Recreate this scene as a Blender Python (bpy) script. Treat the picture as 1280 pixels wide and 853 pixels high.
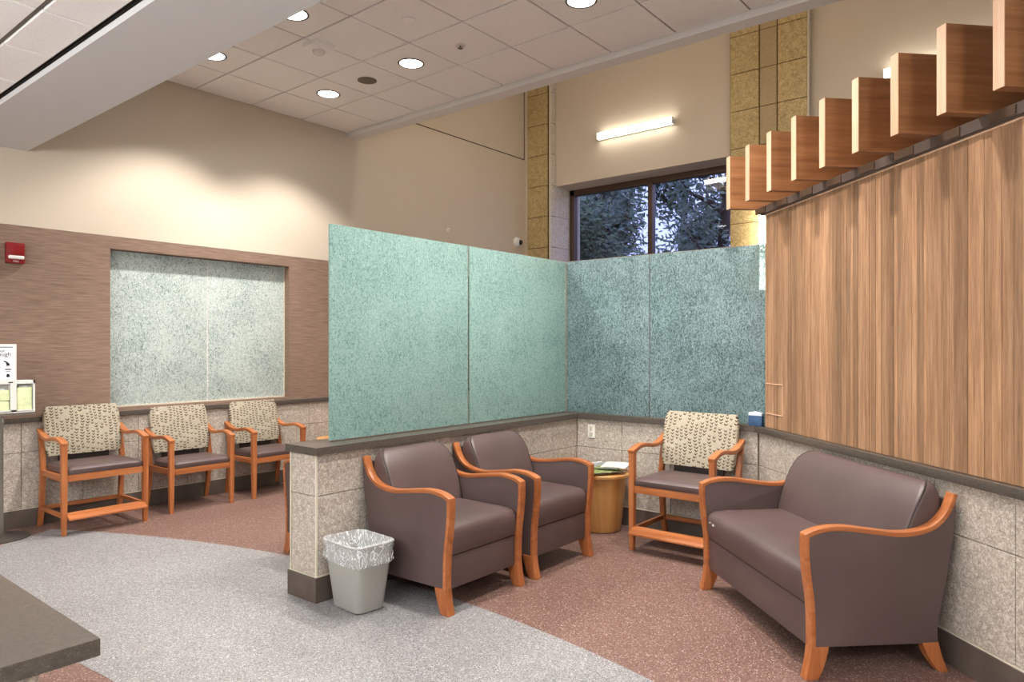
import bpy, bmesh, math, random
from mathutils import Vector, Matrix
random.seed(7)
R = math.radians
scene = bpy.context.scene
COL = scene.collection
for o in list(bpy.data.objects):
    bpy.data.objects.remove(o)

# ------------------------------------------------------------------ camera
# World: +X runs along the low partition, +Y towards the chair wall, camera above the origin.
CAM_H = 1.5
cam = bpy.data.cameras.new('camera')
cam.sensor_width = 36.0
cam.lens = 36.0 * 879.1 / 1280.0
cam.shift_y = (433.2 - 426.5) / 1280.0
cam.clip_start = 0.05
cam_o = bpy.data.objects.new('camera', cam)
cam_o.location = (0, 0, CAM_H)
cam_o.rotation_euler = (R(90), 0, R(39.0 - 90.0))
COL.objects.link(cam_o)
scene.camera = cam_o

# ------------------------------------------------------------------ world, exposure
w = bpy.data.worlds.new('dusk_sky')
scene.world = w
w.use_nodes = True
bg = w.node_tree.nodes['Background']
bg.inputs[0].default_value = (0.46, 0.50, 0.95, 1)
bg.inputs[1].default_value = 1.5
scene.view_settings.view_transform = 'Standard'
scene.view_settings.look = 'None'
scene.view_settings.gamma = 1.0
scene.view_settings.use_curve_mapping = False
scene.view_settings.exposure = 0.6

SPOT_W = 185.0          # every recessed downlight
LOW_W = 30.0           # added downlights of the lower ceiling
WARM = (1.0, 0.955, 0.90)
COOL = (1.0, 0.97, 0.94)
TUBE = 7.0              # wall tubes, emission strength

# ------------------------------------------------------------------ materials
def srgb(r, g, b):
    f = lambda c: ((c / 255 + 0.055) / 1.055) ** 2.4 if c > 10 else c / 255 / 12.92
    return (f(r), f(g), f(b), 1.0)

MATS = {}
class NT:
    def __init__(s, name):
        s.m = bpy.data.materials.new(name); s.m.use_nodes = True
        s.t = s.m.node_tree; s.b = s.t.nodes['Principled BSDF']; s.out = s.t.nodes['Material Output']
        MATS[name] = s.m
    def n(s, typ, **k):
        nd = s.t.nodes.new('ShaderNode' + typ)
        for a, v in k.items():
            if a.startswith('i_'):
                key = a[2:]
                key = int(key) if key.isdigit() else key.replace('_', ' ')
                nd.inputs[key].default_value = v
            else:
                setattr(nd, a, v)
        return nd
    def l(s, a, b): s.t.links.new(a, b)
    def coord(s, scale=(1, 1, 1), rnd=False, rot=(0, 0, 0)):
        tc = s.n('TexCoord'); mp = s.n('Mapping'); mp.inputs['Scale'].default_value = scale
        mp.inputs['Rotation'].default_value = rot
        s.l(tc.outputs['Object'], mp.inputs['Vector'])
        if rnd:
            oi = s.n('ObjectInfo'); mu = s.n('Math', operation='MULTIPLY'); mu.inputs[1].default_value = 57.0
            s.l(oi.outputs['Random'], mu.inputs[0]); cb = s.n('CombineXYZ')
            for i in range(3): s.l(mu.outputs[0], cb.inputs[i])
            s.l(cb.outputs[0], mp.inputs['Location'])
        return mp.outputs[0]
    def noise(s, vec, scale, detail=3, rough=.55, dist=0):
        nd = s.n('TexNoise'); nd.inputs['Scale'].default_value = scale; nd.inputs['Detail'].default_value = detail
        nd.inputs['Roughness'].default_value = rough; nd.inputs['Distortion'].default_value = dist
        s.l(vec, nd.inputs['Vector']); return nd.outputs['Fac']
    def ramp(s, fac, stops):
        r = s.n('ValToRGB'); e = r.color_ramp.elements
        while len(e) > len(stops): e.remove(e[-1])
        while len(e) < len(stops): e.new(0.5)
        for el, (p, c) in zip(e, stops): el.position = p; el.color = c
        s.l(fac, r.inputs[0]); return r.outputs[0]
    def mix(s, fac, a, b, mode='MIX'):
        m = s.n('MixRGB', blend_type=mode)
        for i, v in ((0, fac), (1, a), (2, b)):
            if hasattr(v, 'links'): s.l(v, m.inputs[i])
            else: m.inputs[i].default_value = v
        return m.outputs[0]
    def math(s, op, a, b=None, c=None):
        m = s.n('Math', operation=op)
        for i, v in enumerate((a, b, c)):
            if v is None: continue
            if hasattr(v, 'links'): s.l(v, m.inputs[i])
            else: m.inputs[i].default_value = v
        return m.outputs[0]
    def bump(s, h, strength=.2, dist=.01):
        b = s.n('Bump'); b.inputs['Strength'].default_value = strength; b.inputs['Distance'].default_value = dist
        s.l(h, b.inputs['Height']); s.l(b.outputs[0], s.b.inputs['Normal'])
    def base(s, c, rough=.5, spec=.5, metal=0):
        if hasattr(c, 'links'): s.l(c, s.b.inputs['Base Color'])
        else: s.b.inputs['Base Color'].default_value = c
        s.b.inputs['Roughness'].default_value = rough
        s.b.inputs['Specular IOR Level'].default_value = spec
        s.b.inputs['Metallic'].default_value = metal
        return s.m

def plain(name, c, rough=.5, spec=.5, metal=0, nscale=0, namp=.06):
    t = NT(name)
    if nscale:
        f = t.noise(t.coord(), nscale, 3)
        lo = tuple(x * (1 - namp) for x in c[:3]) + (1,); hi = tuple(min(1, x * (1 + namp)) for x in c[:3]) + (1,)
        c = t.ramp(f, [(.3, lo), (.7, hi)])
    return t.base(c, rough, spec, metal)

def emis(name, c, strength):
    t = NT(name); t.base((.8, .8, .8, 1), .5)
    t.b.inputs['Emission Color'].default_value = c; t.b.inputs['Emission Strength'].default_value = strength
    return t.m

# painted walls
plain('paint_beige', srgb(200, 187, 169), .75, .25, nscale=1.2, namp=.02)
plain('paint_white', srgb(222, 219, 216), .8, .2)
plain('paint_soffit', srgb(205, 204, 204), .8, .2)
plain('grey_runner', srgb(120, 116, 110), .6, .3)
plain('dark_gap', srgb(30, 27, 24), .8, .1)
plain('groove', srgb(70, 56, 44), .8, .1)
plain('edge_strip', srgb(205, 196, 178), .35, .5)
plain('base_dark', srgb(86, 75, 68), .5, .4, nscale=9, namp=.15)
plain('plastic_grey', srgb(150, 148, 142), .45, .4)
plain('plastic_white', srgb(222, 220, 214), .45, .4)
plain('plastic_black', srgb(20, 18, 18), .3, .5)
plain('black_ink', srgb(28, 28, 30), .7, .2)
plain('paper', srgb(236, 238, 240), .6, .3)
plain('red_plastic', srgb(128, 10, 16), .35, .5)
plain('steel', srgb(150, 142, 134), .32, .5, .85)
plain('base_iron', srgb(74, 68, 64), .4, .5, .4)
plain('bronze_frame', srgb(88, 68, 54), .45, .5, .3)
plain('track_metal', srgb(92, 78, 70), .55, .4, .3)
plain('box_blue', srgb(50, 80, 116), .5, .4, nscale=40, namp=.25)
plain('box_pale', srgb(206, 216, 226), .5, .4)
plain('mag_green', srgb(128, 140, 84), .4, .5, nscale=25, namp=.5)
plain('mag_white', srgb(214, 214, 210), .35, .5, nscale=30, namp=.25)
plain('mag_grey', srgb(132, 136, 142), .35, .5, nscale=28, namp=.4)
plain('tissue_green', srgb(218, 226, 178), .6, .3, nscale=30, namp=.15)
plain('lens_clear', srgb(225, 220, 215), .08, .8)
plain('speaker_grille', srgb(118, 108, 96), .7, .3, nscale=400, namp=.3)
emis('lamp_lens', COOL + (1,), 9.0)
emis('tube_lens', (1.0, .94, .84, 1), TUBE)
emis('added_tube_lens', (1.0, .89, .74, 1), 21.0)

def m_tile_ceiling():
    t = NT('ceiling_tile'); v = t.coord((1, 1, 1), True)
    f = t.noise(v, 90, 4, .7); c = t.ramp(f, [(.25, srgb(234, 231, 228)), (.6, srgb(246, 244, 242))])
    t.base(c, .9, .1); t.bump(f, .15, .004)
m_tile_ceiling()

def m_wallpaper():
    t = NT('wallpaper'); v = t.coord((3.2, 3.2, 90))
    a = t.noise(v, 1.6, 4, .65); v2 = t.coord((.8, .8, .6)); b = t.noise(v2, 1.3, 2)
    c = t.ramp(a, [(.28, srgb(98, 79, 67)), (.5, srgb(130, 107, 93)), (.72, srgb(158, 134, 118))])
    c = t.mix(.18, c, t.ramp(b, [(.3, srgb(112, 92, 72)), (.7, srgb(150, 120, 106))]))
    t.base(c, .6, .25); t.bump(a, .3, .003)
m_wallpaper()

def m_stone(name, dark, mid, light, sc=1.0, bumpy=.25):
    t = NT(name); v = t.coord((1, 1, 1), True)
    a = t.noise(v, 7 * sc, 4, .6, .6); b = t.noise(v, 75 * sc, 4, .7, .4); c2 = t.noise(v, 28 * sc, 3, .6, 1.2)
    c = t.ramp(b, [(.3, dark), (.47, mid), (.68, light)])
    c = t.mix(.45, c, t.ramp(c2, [(.35, dark), (.5, mid), (.62, light)]))
    c = t.mix(t.math('MULTIPLY', a, .45), c, mid)
    t.base(c, .55, .35); t.bump(b, bumpy, .004)
m_stone('wall_tile', srgb(100, 89, 79), srgb(164, 151, 138), srgb(228, 221, 212), 1.9, .35)
m_stone('pilaster_stone', srgb(118, 96, 52), srgb(178, 156, 108), srgb(212, 192, 146), .8, .6)
m_stone('pilaster_smooth', srgb(148, 128, 92), srgb(168, 148, 110), srgb(184, 164, 126), 1.2, .1)
m_stone('jamb_stone', srgb(150, 140, 126), srgb(200, 190, 176), srgb(228, 220, 210), .8, .3)
plain('grout', srgb(112, 98, 80), .85, .1)
plain('grout_dark', srgb(88, 68, 38), .85, .1)

def m_floor(name, base, specks, amt):
    t = NT(name); v = t.coord()
    vo = t.n('TexVoronoi'); vo.inputs['Scale'].default_value = 210; t.l(v, vo.inputs['Vector'])
    big = t.noise(v, 1.1, 2)
    sep = t.n('SeparateColor'); t.l(vo.outputs['Color'], sep.inputs[0])
    c = t.ramp(sep.outputs[0], [(0, specks[0]), (.18, specks[0]), (.24, base), (.62, base), (.7, specks[1]), (.86, specks[1]), (.93, specks[2])])
    for el in [n for n in t.t.nodes if n.type == 'VALTORGB']: el.color_ramp.interpolation = 'CONSTANT'
    c = t.mix(amt, base, c)
    c = t.mix(.12, c, t.ramp(big, [(.3, (0.1, .09, .09, 1)), (.7, (.8, .8, .8, 1))]), 'SOFT_LIGHT')
    rr = t.noise(t.coord((2, 2, 2)), 3, 2)
    t.base(c, .42, .35)
m_floor('floor_red', srgb(112, 85, 76), (srgb(84, 60, 53), srgb(132, 102, 92), srgb(190, 170, 159)), .75)
m_floor('floor_grey', srgb(133, 131, 131), (srgb(92, 90, 90), srgb(154, 152, 152), srgb(192, 190, 190)), .8)

def m_wood(name, dark, mid, light, axis='z', sc=1.0, rough=.4, rnd=True, var=.0):
    t = NT(name)
    s = {'z': (26, 26, 1.3), 'y': (26, 1.3, 26), 'x': (1.3, 26, 26)}[axis]
    v = t.coord(tuple(a * sc for a in s), rnd)
    a = t.noise(v, 1.0, 4, .6, .4); b = t.noise(v, 4.5, 3, .6)
    c = t.ramp(a, [(.25, dark), (.5, mid), (.75, light)])
    c = t.mix(.25, c, t.ramp(b, [(.35, dark), (.6, light)]))
    if var:
        oi = t.n('ObjectInfo'); r = t.ramp(oi.outputs['Random'], [(0, (.5 - var, .5 - var, .5 - var, 1)), (1, (.5 + var, .5 + var, .5 + var, 1))])
        c = t.mix(1.0, c, r, 'OVERLAY')
    t.base(c, rough, .4)
m_wood('chair_wood', srgb(132, 72, 37), srgb(162, 94, 52), srgb(184, 118, 74), 'z', .5, .35)
m_wood('chair_wood_long', srgb(132, 72, 37), srgb(164, 96, 54), srgb(186, 120, 76), 'y', .5, .35)
m_wood('chair_wood_wide', srgb(132, 72, 37), srgb(164, 96, 54), srgb(186, 120, 76), 'x', .5, .35)
m_wood('table_wood', srgb(176, 120, 62), srgb(198, 142, 82), srgb(212, 160, 100), 'z', .25, .35)
m_wood('plank_wood', srgb(116, 82, 57), srgb(146, 110, 81), srgb(178, 141, 109), 'z', 1.8, .5, True, .13)
m_wood('fin_wood', srgb(112, 72, 42), srgb(142, 94, 58), srgb(168, 116, 76), 'y', .55, .45, True, .06)
m_wood('fin_edge', srgb(196, 152, 120), srgb(214, 174, 144), srgb(226, 190, 162), 'z', .6, .5)

def m_leather():
    t = NT('leather'); v = t.coord(); f = t.noise(v, 160, 4, .6); g = t.noise(v, 3, 2)
    c = t.ramp(g, [(.3, srgb(80, 64, 62)), (.7, srgb(90, 73, 71))])
    t.base(c, .42, .45); t.bump(f, .08, .002)
m_leather()
plain('piping', srgb(40, 30, 28), .5, .4)

def m_fabric():
    t = NT('vine_fabric'); tc = t.n('TexCoord'); sp = t.n('SeparateXYZ'); t.l(tc.outputs['Object'], sp.inputs[0])
    x, z = sp.outputs[0], sp.outputs[2]
    wob = t.noise(t.coord((1, 1, 1), True), 9, 2)
    xx = t.math('ADD', x, t.math('MULTIPLY', wob, .07))
    u = t.math('DIVIDE', xx, .038)
    col = t.math('FLOOR', u)
    fx = t.math('ABSOLUTE', t.math('SUBTRACT', t.math('FRACT', u), .5))
    off = t.math('FRACT', t.math('MULTIPLY', col, .37))
    zz = t.math('ADD', t.math('DIVIDE', z, .024), off)
    fz = t.math('FRACT', zz)
    leaf = t.math('ABSOLUTE', t.math('SUBTRACT', fz, t.math('ADD', .2, t.math('MULTIPLY', fx, 1.5))))
    m1 = t.math('LESS_THAN', leaf, .19); m2 = t.math('LESS_THAN', fx, .30)
    wn = t.n('TexWhiteNoise', noise_dimensions='2D'); cb = t.n('CombineXYZ'); t.l(col, cb.inputs[0]); t.l(t.math('FLOOR', zz), cb.inputs[1]); t.l(cb.outputs[0], wn.inputs['Vector'])
    m3 = t.math('GREATER_THAN', wn.outputs['Value'], .18)
    mask = t.math('MULTIPLY', t.math('MULTIPLY', m1, m2), m3)
    weave = t.noise(t.coord((40, 40, 320)), 1.0, 2)
    base = t.ramp(weave, [(.3, srgb(150, 141, 123)), (.7, srgb(180, 170, 151))])
    c = t.mix(mask, base, srgb(72, 54, 40))
    t.base(c, .85, .15); t.bump(weave, .2, .002)
m_fabric()

def m_quartz():
    t = NT('cap_quartz'); v = t.coord(); a = t.noise(v, 55, 5, .7); b = t.noise(v, 260, 3, .7)
    c = t.ramp(a, [(.3, srgb(66, 59, 53)), (.7, srgb(88, 80, 73))])
    c = t.mix(t.ramp(b, [(.58, (0, 0, 0, 1)), (.70, (.7, .7, .7, 1))]), c, srgb(126, 117, 106))
    t.base(c, .3, .5)
m_quartz()

def m_glass(name, frost, pale, dark, thr, clear, fleck=1.0):
    """cast textured glass: milky body with a fine crackle of clearer, darker flecks and pale streaks"""
    t = NT(name); v = t.coord((1, 1, .55))
    a = t.noise(v, 64, 5, .72, 2.2); b = t.noise(t.coord(), 2.6, 3); d = t.noise(t.coord((1, 1, .4)), 170, 3, .6, 1.5)
    crack = t.math('ADD', t.math('MULTIPLY', a, .72), t.math('MULTIPLY', d, .28))
    crack = t.math('ADD', crack, t.math('MULTIPLY', t.math('SUBTRACT', b, .5), .14))
    mask = t.ramp(crack, [(thr - .06, (1, 1, 1, 1)), (thr + .02, (0, 0, 0, 1))])
    hi_ = t.ramp(crack, [(thr + .06, (0, 0, 0, 1)), (thr + .15, (1, 1, 1, 1))])
    c = t.mix(t.math('MULTIPLY', hi_, .8), frost, pale)
    c = t.mix(t.math('MULTIPLY', mask, .85 * fleck), c, dark)
    t.base(c, .20, .55); t.bump(crack, .5, .004)
    tr = t.n('BsdfTranslucent'); t.l(c, tr.inputs[0])
    tp = t.n('BsdfTransparent'); tp.inputs[0].default_value = (.72, .88, .86, 1)
    m1 = t.n('MixShader'); m1.inputs[0].default_value = .30; t.l(t.b.outputs[0], m1.inputs[1]); t.l(tr.outputs[0], m1.inputs[2])
    m2 = t.n('MixShader'); t.l(t.math('ADD', t.math('MULTIPLY', mask, clear), .06), m2.inputs[0]); t.l(m1.outputs[0], m2.inputs[1]); t.l(tp.outputs[0], m2.inputs[2])
    t.l(m2.outputs[0], t.out.inputs['Surface'])
m_glass('rain_glass', srgb(154, 186, 180), srgb(194, 216, 211), srgb(96, 128, 126), .47, .25, .8)
m_glass('rain_glass_dim', srgb(140, 164, 166), srgb(178, 196, 198), srgb(58, 82, 88), .50, .45)  # clearer copy of the glass, its missing backlight painted as darker colours
m_glass('rain_glass_window', srgb(216, 226, 221), srgb(250, 251, 250), srgb(100, 120, 120), .475, .20)
plain('glass_edge', srgb(120, 168, 158), .2, .6)

def m_clear():
    t = NT('window_glass'); gl = t.n('BsdfGlossy'); gl.inputs['Roughness'].default_value = .02
    tp = t.n('BsdfTransparent'); tp.inputs[0].default_value = (.9, .93, .97, 1)
    m = t.n('MixShader'); m.inputs[0].default_value = .03; t.l(tp.outputs[0], m.inputs[1]); t.l(gl.outputs[0], m.inputs[2]); t.l(m.outputs[0], t.out.inputs['Surface'])
m_clear()
def m_liner():
    t = NT('bag_film'); f = t.noise(t.coord((1, 1, .5)), 11, 3, .5, 3.5)
    t.base((.95, .96, .97, 1), .15, .9); t.bump(f, 1.0, .02)
    tp = t.n('BsdfTransparent'); m = t.n('MixShader')
    t.l(t.ramp(f, [(.38, (.80, .80, .80, 1)), (.455, (.72, .72, .72, 1)), (.485, (.10, .10, .10, 1)), (.515, (.72, .72, .72, 1)), (.6, (.82, .82, .82, 1))]), m.inputs[0])  # thin opaque white streaks paint the highlights of the creased film
    t.l(t.b.outputs[0], m.inputs[1]); t.l(tp.outputs[0], m.inputs[2]); t.l(m.outputs[0], t.out.inputs['Surface'])
m_liner()
def m_leaf(name, a, b):
    t = NT(name); oi = t.noise(t.coord(), 1.7, 3); c = t.ramp(oi, [(.3, a), (.7, b)]); t.base(c, .6, .3)
m_leaf('foliage', srgb(60, 82, 58), srgb(118, 134, 100))
m_leaf('foliage_dark', srgb(66, 86, 74), srgb(124, 140, 124))
m_leaf('bark', srgb(40, 32, 28), srgb(74, 62, 54))
m_leaf('lawn', srgb(50, 66, 40), srgb(80, 92, 60))

# ------------------------------------------------------------------ mesh helpers
def link(name, me, mat, parent=None, smooth=False):
    o = bpy.data.objects.new(name, me); COL.objects.link(o)
    if mat: 
        if not me.materials: me.materials.append(MATS[mat])
    if parent: o.parent = parent
    if smooth:
        for p in me.polygons: p.use_smooth = True
        try: me.set_sharp_from_angle(angle=R(35))
        except Exception: pass
    return o
def from_bm(name, bm):
    bmesh.ops.recalc_face_normals(bm, faces=bm.faces)
    me = bpy.data.meshes.new(name); bm.to_mesh(me); bm.free(); return me
def bm_box(bm, x0, x1, y0, y1, z0, z1, bev=0, seg=2):
    vs = [bm.verts.new((x, y, z)) for x in (x0, x1) for y in (y0, y1) for z in (z0, z1)]
    fs = [bm.faces.new([vs[i] for i in f]) for f in ((0, 1, 3, 2), (4, 6, 7, 5), (0, 4, 5, 1), (2, 3, 7, 6), (0, 2, 6, 4), (1, 5, 7, 3))]
    if bev:
        es = list({e for f in fs for e in f.edges})
        bmesh.ops.bevel(bm, geom=es, offset=bev, segments=seg, affect='EDGES', profile=.6)
def box(name, x0, x1, y0, y1, z0, z1, mat, parent=None, bev=0, seg=2):
    bm = bmesh.new(); bm_box(bm, x0, x1, y0, y1, z0, z1, bev, seg)
    return link(name, from_bm(name, bm), mat, parent, smooth=bev > 0)
def boxes(name, lst, mat, parent=None):
    bm = bmesh.new()
    for b in lst: bm_box(bm, *b)
    return link(name, from_bm(name, bm), mat, parent)
def bm_prism(bm, pts, x0, x1):
    """polygon given in (y, z), extruded along x"""
    a = [bm.verts.new((x0, y, z)) for y, z in pts]; b = [bm.verts.new((x1, y, z)) for y, z in pts]
    n = len(pts)
    bm.faces.new(a); bm.faces.new(b[::-1])
    for i in range(n): bm.faces.new((a[i], a[(i + 1) % n], b[(i + 1) % n], b[i]))
def prism(name, pts, x0, x1, mat, parent=None, bev=0, smooth=True):
    bm = bmesh.new(); bm_prism(bm, pts, x0, x1)
    bmesh.ops.recalc_face_normals(bm, faces=bm.faces)
    if bev:
        es = [e for e in bm.edges if len(e.link_faces) == 2 and e.calc_face_angle(0) > R(50)]
        bmesh.ops.bevel(bm, geom=es, offset=bev, segments=2, affect='EDGES', profile=.6)
    return link(name, from_bm(name, bm), mat, parent, smooth=smooth)
def spline(pts, n=5):
    out = []
    for i in range(len(pts) - 1):
        p0 = pts[max(i - 1, 0)]; p1 = pts[i]; p2 = pts[i + 1]; p3 = pts[min(i + 2, len(pts) - 1)]
        for k in range(n):
            t = k / n
            out.append(tuple(.5 * ((2 * b) + (-a + c) * t + (2 * a - 5 * b + 4 * c - d) * t * t + (-a + 3 * b - 3 * c + d) * t ** 3) for a, b, c, d in zip(p0, p1, p2, p3)))
    out.append(tuple(pts[-1])); return out
def offset2d(path, t):
    out = []
    n = len(path)
    for i in range(n):
        a = path[max(i - 1, 0)]; b = path[i]; c = path[min(i + 1, n - 1)]
        def nrm(p, q):
            dx, dy = q[0] - p[0], q[1] - p[1]; l = math.hypot(dx, dy) or 1; return (-dy / l, dx / l)
        n1 = nrm(a, b) if i else nrm(b, c); n2 = nrm(b, c) if i < n - 1 else n1
        mx, my = n1[0] + n2[0], n1[1] + n2[1]; k = 1 + n1[0] * n2[0] + n1[1] * n2[1]
        k = max(k, .35); out.append((b[0] + mx / k * t, b[1] + my / k * t))
    return out
def band(name, path, t, x0, x1, mat, parent, bev=.004):
    """wooden strip: path in (y, z), thickness t to its left side, width along x"""
    inn = offset2d(path, t); bm = bmesh.new(); n = len(path)
    V = [[bm.verts.new((x, p[0], p[1])) for p in q] for x in (x0, x1) for q in (path, inn)]
    for i in range(n - 1):
        for a, b in ((0, 1), (1, 3), (3, 2), (2, 0)):
            bm.faces.new((V[a][i], V[a][i + 1], V[b][i + 1], V[b][i]))
    for i in (0, n - 1): bm.faces.new((V[0][i], V[1][i], V[3][i], V[2][i]))
    bmesh.ops.recalc_face_normals(bm, faces=bm.faces)
    if bev:
        es = [e for e in bm.edges if len(e.link_faces) == 2 and e.calc_face_angle(0) > R(60)]
        bmesh.ops.bevel(bm, geom=es, offset=bev, segments=2, affect='EDGES', profile=.6)
    return link(name, from_bm(name, bm), mat, parent, smooth=True)
def rrect(x0, x1, y0, y1, r, z, k=4):
    r = max(1e-4, min(r, (x1 - x0) / 2 - 1e-4, (y1 - y0) / 2 - 1e-4)); pts = []
    for cx, cy, a0 in ((x1 - r, y1 - r, 0), (x0 + r, y1 - r, 90), (x0 + r, y0 + r, 180), (x1 - r, y0 + r, 270)):
        for i in range(k + 1):
            a = R(a0 + 90 * i / k); pts.append((cx + r * math.cos(a), cy + r * math.sin(a), z))
    return pts
def bm_loft(bm, rings, cap0=True, cap1=True):
    V = [[bm.verts.new(p) for p in r] for r in rings]; n = len(rings[0])
    for a, b in zip(V, V[1:]):
        for i in range(n): bm.faces.new((a[i], a[(i + 1) % n], b[(i + 1) % n], b[i]))
    if cap0: bm.faces.new(V[0][::-1])
    if cap1: bm.faces.new(V[-1])
def loft(name, rings, mat, parent=None, cap0=True, cap1=True):
    bm = bmesh.new(); bm_loft(bm, rings, cap0, cap1)
    return link(name, from_bm(name, bm), mat, parent, smooth=True)
def lathe(name, prof, mat, parent=None, n=40, cap0=True, cap1=True, c=(0, 0)):
    rings = [[(c[0] + r * math.cos(2 * math.pi * i / n), c[1] + r * math.sin(2 * math.pi * i / n), z) for i in range(n)] for r, z in prof]
    return loft(name, rings, mat, parent, cap0, cap1)
def bm_tube(bm, path, r, n=8):
    path = [Vector(p) for p in path]; rings = []
    for i, p in enumerate(path):
        d = (path[min(i + 1, len(path) - 1)] - path[max(i - 1, 0)]).normalized()
        a = d.orthogonal().normalized() if i == 0 else (prev - d * prev.dot(d)).normalized()
        prev = a; b = d.cross(a); rr = r[i] if isinstance(r, (list, tuple)) else r
        rings.append([tuple(p + (a * math.cos(2 * math.pi * k / n) + b * math.sin(2 * math.pi * k / n)) * rr) for k in range(n)])
    bm_loft(bm, rings)
def tube(name, path, r, mat, parent=None, n=8):
    bm = bmesh.new(); bm_tube(bm, path, r, n); return link(name, from_bm(name, bm), mat, parent, smooth=True)
def tag(o, label, cat=None, group=None, kind=None):
    o['label'] = label
    if cat: o['category'] = cat
    if group: o['group'] = group
    if kind: o['kind'] = kind
    return o
def thing(name, label, cat, loc=(0, 0, 0), rz=0, group=None):
    o = bpy.data.objects.new(name, None); o.empty_display_size = .1; COL.objects.link(o)
    o.location = loc; o.rotation_euler = (0, 0, rz); return tag(o, label, cat, group)
def struct(name, label, loc=(0, 0, 0), rz=0):
    o = bpy.data.objects.new(name, None); o.empty_display_size = .1; COL.objects.link(o)
    o.location = loc; o.rotation_euler = (0, 0, rz); o['label'] = label; o['kind'] = 'structure'; return o
def st(o, label):
    o['label'] = label; o['kind'] = 'structure'; return o
def copy_tree(o, parent=None, loc=None, rz=None, label=None, group=None):
    c = o.copy(); COL.objects.link(c); c.parent = parent
    if loc is not None: c.location = loc
    if rz is not None: c.rotation_euler = (0, 0, rz)
    if label: c['label'] = label
    if group: c['group'] = group
    for ch in list(o.children): copy_tree(ch, c)
    return c

TILE_CACHE = {}
def tile_mesh(w, h, t, ch, mat):
    """block lying in x-z, front at y=0 facing -y, back at y=t; front edges chamfered"""
    key = (round(w, 4), round(h, 4), t, ch, mat)
    if key not in TILE_CACHE:
        bm = bmesh.new()
        R0 = [(-w / 2, t, 0), (w / 2, t, 0), (w / 2, t, h), (-w / 2, t, h)]
        R1 = [(-w / 2, ch, 0), (w / 2, ch, 0), (w / 2, ch, h), (-w / 2, ch, h)]
        R2 = [(-w / 2 + ch, 0, ch), (w / 2 - ch, 0, ch), (w / 2 - ch, 0, h - ch), (-w / 2 + ch, 0, h - ch)]
        bm_loft(bm, [R0, R1, R2]); me = from_bm('tile', bm); me.materials.append(MATS[mat]); TILE_CACHE[key] = me
    return TILE_CACHE[key]
def tile(name, parent, cx, y, z, w, h, t=.012, ch=.002, mat='wall_tile', rz=0, label=None):
    o = bpy.data.objects.new(name, tile_mesh(w, h, t, ch, mat)); COL.objects.link(o)
    o.parent = parent; o.location = (cx, y, z); o.rotation_euler = (0, 0, rz)
    if label: o['label'] = label
    return o
def text(name, body, size, mat, parent, loc, rot, align='CENTER'):
    cu = bpy.data.curves.new(name, 'FONT'); cu.body = body; cu.size = size; cu.align_x = align; cu.extrude = .0004
    tmp = bpy.data.objects.new(name + '_tmp', cu); COL.objects.link(tmp)
    bpy.context.view_layer.update()
    me = bpy.data.meshes.new_from_object(tmp.evaluated_get(bpy.context.evaluated_depsgraph_get()))
    bpy.data.objects.remove(tmp); bpy.data.curves.remove(cu)
    me.materials.clear(); o = link(name, me, mat, parent); o.location = loc; o.rotation_euler = rot; return o

# ================================================================== SETTING
YL = 6.83      # chair wall
XB = 8.91      # painted window wall
X0, X1, Y0, Y1 = -4.0, 9.6, -4.5, 7.3
CAP_B, CAP_T = .866, .91
ZH, ZLOW = 4.053, 3.165
GAP = .004

# floor: red-brown field with a curved grey walkway inlaid
fl = box('floor', X0, X1, Y0, Y1, -.12, 0, 'floor_red'); st(fl, 'speckled red-brown rubber floor with a curved pale grey walkway')
def annulus():
    cx, cy, r0, r1 = -3.901, 3.093, 5.23, 6.932
    bm = bmesh.new(); rows = []
    for i in range(97):
        a = R(-75 + 105 * i / 96); c, s = math.cos(a), math.sin(a)
        if cy + r1 * s > YL or cy + r1 * s < Y0: continue
        rows.append([(cx + r0 * c, cy + r0 * s, 0.0003), (cx + r1 * c, cy + r1 * s, 0.0003), (cx + r1 * c, cy + r1 * s, .0015), (cx + r0 * c, cy + r0 * s, .0015)])
    bm_loft(bm, rows); return link('floor_band', from_bm('floor_band', bm), 'floor_grey', fl)
tag(annulus(), 'pale grey speckled walkway curving through the red-brown floor')

# ---- chair wall (wall_left) with recessed interior window
wl = struct('wall_left', 'beige wall with brown grasscloth band and stone tile wainscot behind the chairs')
WX0, WX1, WZ0, WZ1 = 2.65, 4.51, .935, 2.39
boxes('wall_core', [(X0, WX0, YL + .012, Y1, 0, 6.0), (WX1, X1, YL + .012, Y1, 0, 6.0), (WX0, WX1, YL + .012, Y1, 0, WZ0), (WX0, WX1, YL + .012, Y1, WZ1, 6.0), (WX0, WX1, YL + .30, Y1, WZ0, WZ1)], 'paint_beige', wl)
box('upper_paint', X0, XB, YL - .002, YL + .012, 2.5, 6.0, 'paint_beige', wl)
boxes('wallpaper', [(X0, WX0, YL - .006, YL + .012, CAP_T, 2.497), (WX1, XB, YL - .006, YL + .012, CAP_T, 2.497), (WX0, WX1, YL - .006, YL + .012, WZ1, 2.497), (WX0, WX1, YL - .006, YL + .012, CAP_T, WZ0)], 'wallpaper', wl)
boxes('window_reveal', [(WX0 - .001, WX0 + .006, YL - .004, YL + .12, WZ0, WZ1), (WX1 - .006, WX1 + .001, YL - .004, YL + .12, WZ0, WZ1), (WX0, WX1, YL - .004, YL + .12, WZ1 - .006, WZ1 + .001), (WX0, WX1, YL - .004, YL + .12, WZ0 - .001, WZ0 + .006)], 'wallpaper', wl)
box('wainscot_backing', X0, XB, YL - .003, YL + .012, .15, CAP_B, 'grout', wl)
box('cap', X0, XB, YL - .035, YL + .012, CAP_B, CAP_T, 'cap_quartz', wl, .003)
box('baseboard', X0, XB, YL - .018, YL + .012, 0, .148, 'base_dark', wl, .003)
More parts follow.
